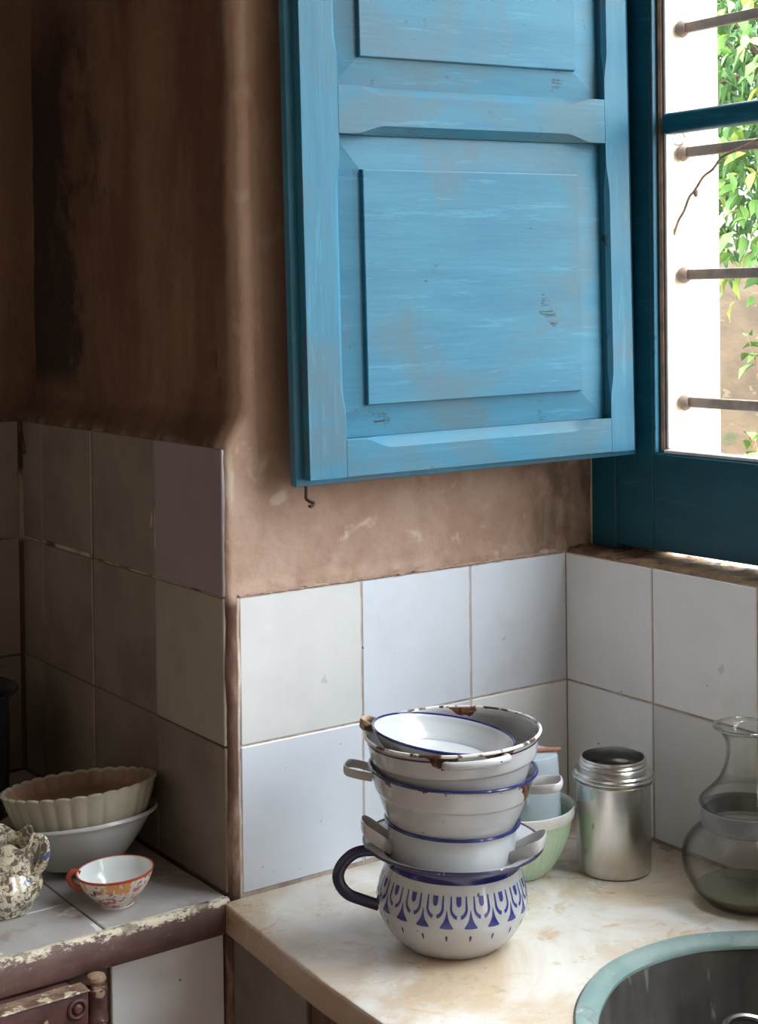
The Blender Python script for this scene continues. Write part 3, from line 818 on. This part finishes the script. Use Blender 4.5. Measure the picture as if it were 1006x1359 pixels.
# iron stove front below the shelf
ST = thing('iron_stove', 'rusty brown painted iron stove front with riveted bar under the hearth edge', 'stove', (-.95, -.02, -.86))
obj('body', box(-1.4, -.842, -.018, .0265, -.86, -.0435, .002), IRON, ST)
obj('top_bar', box(-1.4, -.829, -.042, -.0185, -.088, -.046, .004, 2), IRON, ST)
obj('bar_lip', box(-1.4, -.829, -.046, -.0185, -.0455, -.0425, .0012), IRONEDGE, ST)
obj('door_panel', box(-1.4, -.850, -.034, -.0185, -.40, -.094, .004, 2), IRON, ST)
rv = torus(.0105, .0026, 0, 28, 8); lathe([(0, .005), (.004, .0045), (.006, .002), (.0065, 0)], 20, bm=rv)
bmesh.ops.rotate(rv, verts=rv.verts, cent=(0, 0, 0), matrix=Matrix.Rotation(PI / 2, 3, 'X')); bmesh.ops.translate(rv, verts=rv.verts, vec=(-.845, -.043, -.063))
obj('rivet', rv, IRON, ST)
PO = obj('hinge_post', lathe([(0, -.5), (.0125, -.5), (.0125, -.095), (.0145, -.092), (.0145, -.086), (.0125, -.083), (.0125, -.058), (.0138, -.055), (.0138, -.05), (0, -.05)], 24, (-.8135, -.028, 0)), IRON, ST)
fn = lathe([(0, -.0505), (.007, -.05), (.0065, -.046), (.011, -.044), (.0125, -.040), (.011, -.0355), (.006, -.033), (0, -.0325)], 24, (-.8135, -.028, 0))
bmesh.ops.translate(fn, verts=fn.verts, vec=-Vector(ST.location))
obj('finial', fn, IRONEDGE, PO, local=True)

# ------------------------------------------------------------------ the stack of enamelware
AX = Vector((-.4474, -.2785, 0))
RV = Vector((.8142, -.5805, 0)).normalized(); BK = Vector((.5803, .8143, 0)).normalized()    # to the right and away from the camera
def azim(right, back): d = RV * right + BK * back; return math.atan2(d.y, d.x)

# 1 mug
MUG = thing('enamel_mug', 'bulbous white enamel chamber mug with cobalt print and band at stack bottom', 'mug', AX + Vector((0, 0, .0015)) - RV * .004)
MUG.rotation_mode = 'QUATERNION'; MUG.rotation_quaternion = Matrix.Rotation(math.radians(1.6), 3, BK).to_quaternion()
mug_o = [(0, .0005), (.055, .0005), (.0655, .004), (.079, .017), (.090, .036), (.0935, .0535), (.0905, .072), (.0855, .088), (.0835, .098), (.0845, .108), (.092, .1155), (.1075, .1205), (.1105, .122)]
mp_ = shell(mug_o, .0015)
obj('body', lathe(mp_, 96), E_MUG, MUG, local=True)
cur = smoothp(mug_o, 8)
def mug_r(z):
    for a, b in zip(cur[:-1], cur[1:]):
        if a.y <= z <= b.y and b.y > a.y: return a.x + (b.x - a.x) * (z - a.y) / (b.y - a.y)
    return cur[-1].x
obj('rim', torus(.1105, .0018, .1222, 96, 8), E_DARKRIM, MUG, local=True)
obj('band', lathe([(mug_r(z) + .0005, z) for z in lin(.098, .1165, 14)], 96), E_COBALT2, MUG, local=True)
hd = [RV * -r + BK * .01 + Vector((0, 0, z)) for r, z in ((.080, .100), (.100, .1045), (.122, .100), (.138, .084), (.141, .066), (.130, .050), (.110, .042), (.090, .036))]
obj('handle', tube(smoothp(hd, 6), .006, 12, flat=(.0075, .0042), up=BK), E_COBALT, MUG, local=True)
# printed pattern: shapes in (arc, z), mapped onto the belly
def surf(arc, z, th0, off=.0004):
    r = mug_r(z) + off; t = th0 + arc / .0935
    return Vector((r * math.cos(t), r * math.sin(t), z))
def strip(bm, rows, th0):
    V = [[bm.verts.new(surf(a, z, th0)) for a, z in row] for row in rows]
    for A, B in zip(V[:-1], V[1:]):
        for i in range(len(A) - 1): bm.faces.new((A[i], A[i + 1], B[i + 1], B[i]))
pr = bmesh.new(); dr = bmesh.new(); NM = 20
step = 2 * PI / NM * .0935
th_f = azim(-.26 / 1, -1) - .02
for k in range(NM):
    th = th_f + k * 2 * PI / NM
    for s in (-1, 1):
        rows = []                                    # one half of the split U
        for q in lin(0, 1, 12):
            if q < .45: c = (s * .0098, .0865 - .0122 * q / .45); wd = (s * .0018, 0)
            else:
                a = (q - .45) / .55 * 1.33
                c = (s * (.0098 * math.cos(a) + .0002), .0743 - .0115 * math.sin(a)); wd = (s * .0018 * math.cos(a) * 1.0, -.0020 * math.sin(a))
            g = .55 + .75 * q
            rows.append([(c[0] - wd[0] * g, c[1] - wd[1] * g), (c[0] + wd[0] * g * .7, c[1] + wd[1] * g * .7)])
        strip(pr, rows, th)
    strip(pr, [[(-.0033, .086), (0, .086), (.0033, .086)], [(-.0033, .0795), (0, .0785), (.0033, .0795)], [(-.0024, .0765), (0, .0755), (.0024, .0765)], [(-.0008, .0752), (0, .0747), (.0008, .0752)]], th)
    h = step / 2                                     # trumpet between two motifs
    strip(pr, [[(h - w_, z), (h, z - d_), (h + w_, z)] for w_, z, d_ in ((.0003, .0715, 0), (.0012, .0655, 0), (.0020, .0620, 0), (.0036, .0580, 0), (.0062, .0540, 0), (.0080, .0518, .0014), (.0074, .0505, .0006))], th)
    strip(dr, [[(h - w_, z), (h + w_, z)] for w_, z in ((.0006, .0415), (.0016, .0400), (.0014, .0375), (.0010, .0355), (.0004, .0335))], th)
obj('print', pr, PRINT, MUG, local=True); obj('print_drops', dr, DROP, MUG, local=True)

def lug(th, z, r0, r1, rise, half, sec, mat, parent, name='handle', n=10, drop=0):
    """flat strap loop: leaves the wall at th-half, bows out to r1, returns at th+half"""
    pts = []
    for t, r, dz in ((-1, r0, 0), (-1.0, r0 + (r1 - r0) * .55, rise * .55), (-.78, r1 - .003, rise * .92), (-.3, r1, rise), (.3, r1, rise), (.78, r1 - .003, rise * .92), (1.0, r0 + (r1 - r0) * .55, rise * .55), (1, r0, 0)):
        a = th + half * t
        pts.append((r * math.cos(a), r * math.sin(a), z + dz))
    o = obj(name, tube(smoothp(pts, 5), .004, n, flat=sec, up=(0, 0, 1)), mat, parent, local=True)
    return o
# 2 small pot nested in the mug
POT = thing('enamel_pot', 'small white straight-sided enamel pot with strap handles nested in the cobalt mug', 'pot', AX + Vector((0, 0, .0045)) - RV * .0062)
POT.rotation_mode = 'QUATERNION'; POT.rotation_quaternion = Matrix.Rotation(math.radians(2.0), 3, BK).to_quaternion()
pot_o = [(0, .0005), (.052, .0005), (.059, .003), (.068, .018), (.0745, .045), (.0775, .08), (.079, .115), (.0805, .142), (.0828, .147)]
obj('body', lathe(shell(pot_o, .0014), 80), E_POT, POT, local=True)
obj('rim', torus(.0828, .0021, .1475, 80, 8), E_COBALT2, POT, local=True)
lug(azim(1, -.30), .112, .078, .116, .022, .24, (.0013, .0075), E_LUG, POT)
lug(azim(-1, -.12), .116, .078, .112, .024, .24, (.0013, .0075), E_LUG, POT)
# 3 wide bowl
MID = thing('enamel_bowl', 'white enamel bowl with blue rim and loop handles, second from stack top', 'bowl', AX + Vector((0, 0, .104)) - RV * .004)
MID.rotation_mode = 'QUATERNION'; MID.rotation_quaternion = Matrix.Rotation(math.radians(2.2), 3, BK).to_quaternion()
mid_o = [(0, .0005), (.05, .0005), (.0585, .004), (.069, .022), (.0765, .040), (.084, .058), (.0895, .073), (.0925, .082), (.0955, .0850), (.0985, .095), (.1015, .108), (.1035, .1125)]
obj('body', lathe(shell(mid_o, .0014), 96), E_MID, MID, local=True)
obj('rim', torus(.1035, .0021, .1128, 96, 8), E_COBALT2, MID, local=True)
lug(azim(1, -.22), .097, .099, .134, .006, .17, (.0022, .0055), E_LUG, MID)
lug(azim(-1, .12), .097, .099, .134, .006, .17, (.0022, .0055), E_LUG, MID)
# 4 rusty bowl on top
TOP = thing('enamel_bowl', 'chipped white enamel bowl with rust on its rim, holding the tilted dish', 'bowl', AX + Vector((0, 0, .160)) + RV * .0035)
TOP.rotation_mode = 'QUATERNION'; TOP.rotation_quaternion = Matrix.Rotation(math.radians(-1.8), 3, BK).to_quaternion()
top_o = [(0, .0005), (.06, .0005), (.070, .004), (.079, .020), (.0865, .036), (.0925, .052), (.0965, .064), (.0985, .069), (.1025, .072), (.1050, .085), (.1065, .097), (.1085, .1)]
obj('body', lathe(shell(top_o, .0014), 96), E_TOP, TOP, local=True)
obj('rim', torus(.1085, .0021, .1005, 96, 8), RUSTRIM, TOP, local=True)
obj('line', lathe([(.1063 + .0006, .0925), (.1066 + .0006, .0945)], 96), E_DARKRIM, TOP, local=True)
def loop(th, mat_):
    pts = []
    for t, r, z in ((-1, .1065, .090), (-.98, .114, .0915), (-.8, .1205, .093), (-.3, .1235, .094), (.3, .1235, .0945), (.8, .1205, .0945), (.98, .114, .0935), (1, .1065, .092)):
        a = th + .34 * t; pts.append((r * math.cos(a), r * math.sin(a), z))
    return obj('handle', tube(smoothp(pts, 5), .005, 12), mat_, TOP, local=True)
loop(azim(.22, -1), enamel('enamel_handle_rust', .094, rust=.7)); loop(azim(.03, 1), E_LUG)
# 5 small dish tilted inside it
DISH = thing('enamel_dish', 'small white enamel dish with thin blue rim lying tilted in top bowl', 'dish', AX + Vector((0, 0, .2300)) + RV * -.0145 + BK * -.006)
dish_o = [(0, 0), (.062, .0), (.070, .003), (.082, .018), (.0865, .026), (.0885, .0285)]
obj('body', lathe(shell(dish_o, .0013), 80), E_POT, DISH, local=True)
obj('rim', torus(.0885, .0018, .0288, 80, 8), E_COBALT2, DISH, local=True)
lug(azim(-1, .25), .022, .086, .105, .003, .15, (.0018, .0062), RUSTHANDLE, DISH)
DISH.rotation_mode = 'QUATERNION'
DISH.rotation_quaternion = Matrix.Rotation(math.radians(7.5), 3, BK).to_quaternion() @ Matrix.Rotation(math.radians(-1.0), 3, RV).to_quaternion()

# ------------------------------------------------------------------ behind the stack
GB = thing('ribbed_bowl', 'pale green ribbed bowl with white rim behind the enamel stack', 'bowl', (-.238, -.155, 0))
gb_o = [(0, .001), (.036, .001), (.042, .003), (.054, .018), (.066, .042), (.073, .064), (.0765, .082)]
def rib(t, r, z): return (r * (1 + (.008 * math.cos(44 * t) if .004 < z < .078 and r > .03 else 0)), z)
obj('body', lathe(shell(gb_o, .003), 240, fr=rib), MINT, GB, local=True)
obj('rim', lathe([(.0755, .080), (.0790, .081), (.0810, .090), (.0802, .0955), (.0785, .096), (.076, .092), (.0745, .083)], 96, closed=True), CREAMW, GB, local=True)
GT = thing('enamel_cup', 'grey-blue enamel cup turned upside down inside the green ribbed bowl', 'cup', (-.2195, -.160, .045))
gt_o = [(.0455, 0), (.0450, .02), (.0430, .070), (.0405, .111), (.0390, .116), (.035, .118), (0, .118)]
bm = lathe([tuple(p) for p in smoothp(gt_o, 4)] + [(0, .1165), (.0345, .1165), (.0390, .110), (.0415, .070), (.0435, .02), (.0440, 0)], 64, closed=True)
obj('body', bm, GREYENAM, GT, local=True)
hd = [RV * -.0 + BK * 0 + (Vector((math.cos(azim(-.15, -1)), math.sin(azim(-.15, -1)), 0)) * r) + Vector((0, 0, z)) for r, z in ((.040, .100), (.055, .104), (.064, .092), (.062, .072), (.043, .060))]
obj('handle', tube(smoothp(hd, 5), .004, 10, flat=(.007, .0025), up=RV), E_MUG, GT, local=True)
sk = tube([(-.222 + RV.x * a, -.158 + RV.y * a, .1632 + .0030 + .022 * a) for a in (-.070, -.02, .02, .048)], [.0028, .003, .003, .0026], 10)
for v in sk.verts: v.co.z = v.co.z
tag(obj('wooden_stick', sk, STICKM), 'thin reddish wooden stick lying across the upturned grey cup', 'stick')

# aluminium jar
J = thing('aluminium_jar', 'dented aluminium canister with open threaded neck in the tiled corner', 'jar', (-.1235, -.2277, 0))
jo = [(0, .0003), (.0475, .0003), (.0505, .0018), (.0515, .005), (.0515, .1255), (.0535, .128), (.0545, .131), (.0545, .137), (.0525, .1395), (.0455, .1405), (.0455, .143)]
bodyp = jo + [(.0462, .1442), (.0473, .1455), (.0462, .1468), (.0448, .1475), (.0452, .149), (.0466, .1502), (.0452, .1515), (.0445, .1535), (.0460, .1555), (.0452, .1578), (.0430, .1572), (.0425, .153), (.0428, .141), (.050, .134), (.0495, .006), (0, .004)]
obj('body', lathe(bodyp, 72, fr=lambda t, r, z: (r * (1 + (.004 * fbm((math.cos(t), math.sin(t), z * 12), 1.5) if .01 < z < .12 else 0)), z)), ALU, J, local=True)
obj('collar', torus(.0548, .0022, .1315, 72, 8), ALU2, J, local=True)
obj('collar', torus(.0542, .0014, .1255, 72, 8), ALU2, J, local=True)

# glass carafe
CF = thing('glass_carafe', 'round glass carafe with grey collar and murky water beside the sink', 'carafe', (-.069, -.418, 0))
cf_o = [(0, .001), (.046, .001), (.053, .004), (.068, .018), (.080, .040), (.0835, .058), (.080, .076), (.068, .092), (.0575, .100), (.0560, .1045), (.0560, .121)]
obj('bulb', lathe(shell(cf_o, .0022), 72), CARAFE, CF, local=True)
nk = [(.0560, .1265), (.0595, .1275), (.0610, .1315), (.0585, .137), (.048, .147), (.036, .161), (.0275, .180), (.0245, .199), (.0265, .213), (.034, .225), (.0415, .2295)]
nko = [tuple(p) for p in smoothp(nk, 4)]
obj('neck', lathe(nko + [(.0405, .2315)] + [(max(r - .0024, .01), z + .0006) for r, z in nko[::-1]], 72, closed=True), CARAFE, CF, local=True)
obj('lip', torus(.0408, .0017, .2308, 72, 10), glass('lip_glass', False, (.95, .96, .94)), CF, local=True)
obj('collar_band', lathe([(.0566, .1005), (.0580, .102), (.0584, .112), (.0580, .1245), (.0566, .1262)], 72, closed=True), simple('grey_rubber', (.17, .17, .175), (.24, .24, .25), 30, .6), CF, local=True)
obj('water', lathe([(0, .0042), (.045, .0042), (.0520, .0075), (.0600, .0150), (.0640, .0200), (0, .0200)], 64), LIQUID, CF, local=True)

# ------------------------------------------------------------------ crockery on the hearth shelf
BP = Vector((-.719, .220, .0095))
BL = thing('china_bowl', 'plain greyish white bowl under the fluted dish on the hearth shelf', 'bowl', BP)
bl_o = [(0, .0008), (.050, .0008), (.056, .003), (.064, .011), (.078, .027), (.091, .044), (.100, .057), (.1065, .063), (.110, .065)]
obj('body', lathe(shell(bl_o, .0035), 96), BOWLM, BL, local=True)
obj('rim', torus(.1085, .0024, .0648, 96, 8), BOWLM, BL, local=True)
FD = thing('fluted_dish', 'cream fluted flan dish with brown inside resting on the plain bowl', 'dish', BP + Vector((0, 0, .0570)))
fo = [(0, .0005), (.080, .0005), (.087, .002), (.0915, .008), (.0980, .025), (.104, .042), (.1085, .0515)]
def flute(t, r, z):
    if r < .07: return (r, z)
    k = min(1, (r - .07) / .02)
    a = abs(math.sin(15 * t)) ** .8
    return (r * (1 + .022 * k * (a - .55)), z + (.0022 * (a - .5) if z > .042 else 0))
fdb = shell(fo, .0045)
nn = len(fdb) // 2
obj('body', lathe(fdb[:nn + 3], 240, fr=flute), FLANM, FD, local=True, angle=50)
ins = [p for p in fdb[nn + 2:] if p[1] > .034]
obj('glazed_inside', lathe(ins + [(.092, .031), (.086, .029), (0, .028)], 240, fr=flute), FLANIN, FD, local=True, angle=50)
for o_ in (FD, BL):                                # the pile leans back and to the left
    o_.rotation_mode = 'QUATERNION'; o_.rotation_quaternion = Matrix.Rotation(math.radians(-5.2), 3, BK).to_quaternion() @ Matrix.Rotation(math.radians(-6.5), 3, RV).to_quaternion()

TCU = thing('tea_cup', 'small porcelain tea cup with painted figures and red rim on the shelf', 'cup', (-.737, .071, .003))
co_ = [(0, .004), (.019, .004), (.0205, .0), (.0225, .0), (.0232, .004), (.031, .012), (.0415, .024), (.0475, .036), (.0505, .0455)]
cs = shell(co_, .0018)
nn = len(cs) // 2
obj('body', lathe(cs[:nn + 1], 72), CUPOUT, TCU, local=True)
obj('inside', lathe(cs[nn - 1:], 72), CUPIN, TCU, local=True)
obj('red_rim', lathe([(.0488, .0408), (.0503, .0440), (.0510, .0462), (.0500, .0466), (.0486, .0455), (.0482, .0425)], 72, closed=True), CUPRED, TCU, local=True)
hv = RV * -1 + BK * .05; hv.normalize()
obj('handle', tube(smoothp([hv * r + Vector((0, 0, z)) for r, z in ((.047, .042), (.056, .045), (.0615, .039), (.059, .029), (.050, .023), (.040, .022))], 5), .0032, 10, flat=(.0042, .0026), up=(-hv.y, hv.x, 0)), CUPRED, TCU, local=True)
TCU.rotation_mode = 'QUATERNION'
TCU.rotation_quaternion = Matrix.Rotation(math.radians(-3.0), 3, BK).to_quaternion()

PT_ = thing('cream_jug', 'mottled brown and cream lobed jug at the shelf edge', 'jug', (-.864, .142, .0035))
PT_.scale = (1, 1, .9)
po = [(0, .002), (.028, .002), (.031, .0), (.034, .0), (.036, .005), (.043, .016), (.0485, .031), (.0475, .044), (.040, .056), (.0375, .063), (.0385, .075), (.0405, .090), (.043, .104)]
def lobe(t, r, z):
    if r < .03: return (r, z)
    k = 1 + .045 * (abs(math.sin(4 * t)) ** .7 - .6)
    zz = z + (.006 * math.sin(6 * t) if z > .095 else (.002 * math.sin(6 * t) if z > .085 else 0))
    s = math.cos(t - azim(-1, 0))
    sp = (.012 * max(0, s) ** 6 if z > .085 else 0)
    return (r * k + sp, zz + (.006 * max(0, s) ** 6 if z > .095 else 0))
obj('body', lathe(shell(po, .003), 120, fr=lobe), JUG, PT_, local=True, angle=50)
hv = (RV * 1 + BK * -.15).normalized()
obj('handle', tube(smoothp([hv * r + Vector((0, 0, z)) for r, z in ((.038, .088), (.044, .103), (.053, .105), (.057, .092), (.055, .076), (.048, .062), (.038, .056))], 5), .005, 12, flat=(.007, .0042), up=(-hv.y, hv.x, 0)), JUG, PT_, local=True)

DP = thing('cooking_pot', 'dark enamel cooking pot at the back of the alcove shelf', 'pot', (-.803, .53, .003))
dp_o = [(0, .001), (.075, .001), (.086, .006), (.092, .03), (.094, .09), (.095, .155), (.094, .178), (.100, .190), (.106, .196)]
obj('body', lathe(shell(dp_o, .003), 72), POTM, DP, local=True)
obj('rim', torus(.106, .003, .1965, 72, 8), POTM, DP, local=True)
lug(azim(-1, 0), .15, .094, .13, .01, .22, (.003, .007), POTM, DP)
# small fixings
sg = tube(smoothp([(-.612, .69, .60), (-.616, .675, .585), (-.615, .668, .56), (-.614, .672, .545), (-.613, .665, .55)], 4), .0013, 6)
tag(obj('string', sg, HOOKM), 'short dark string hanging in the alcove corner above the tiles', 'string')
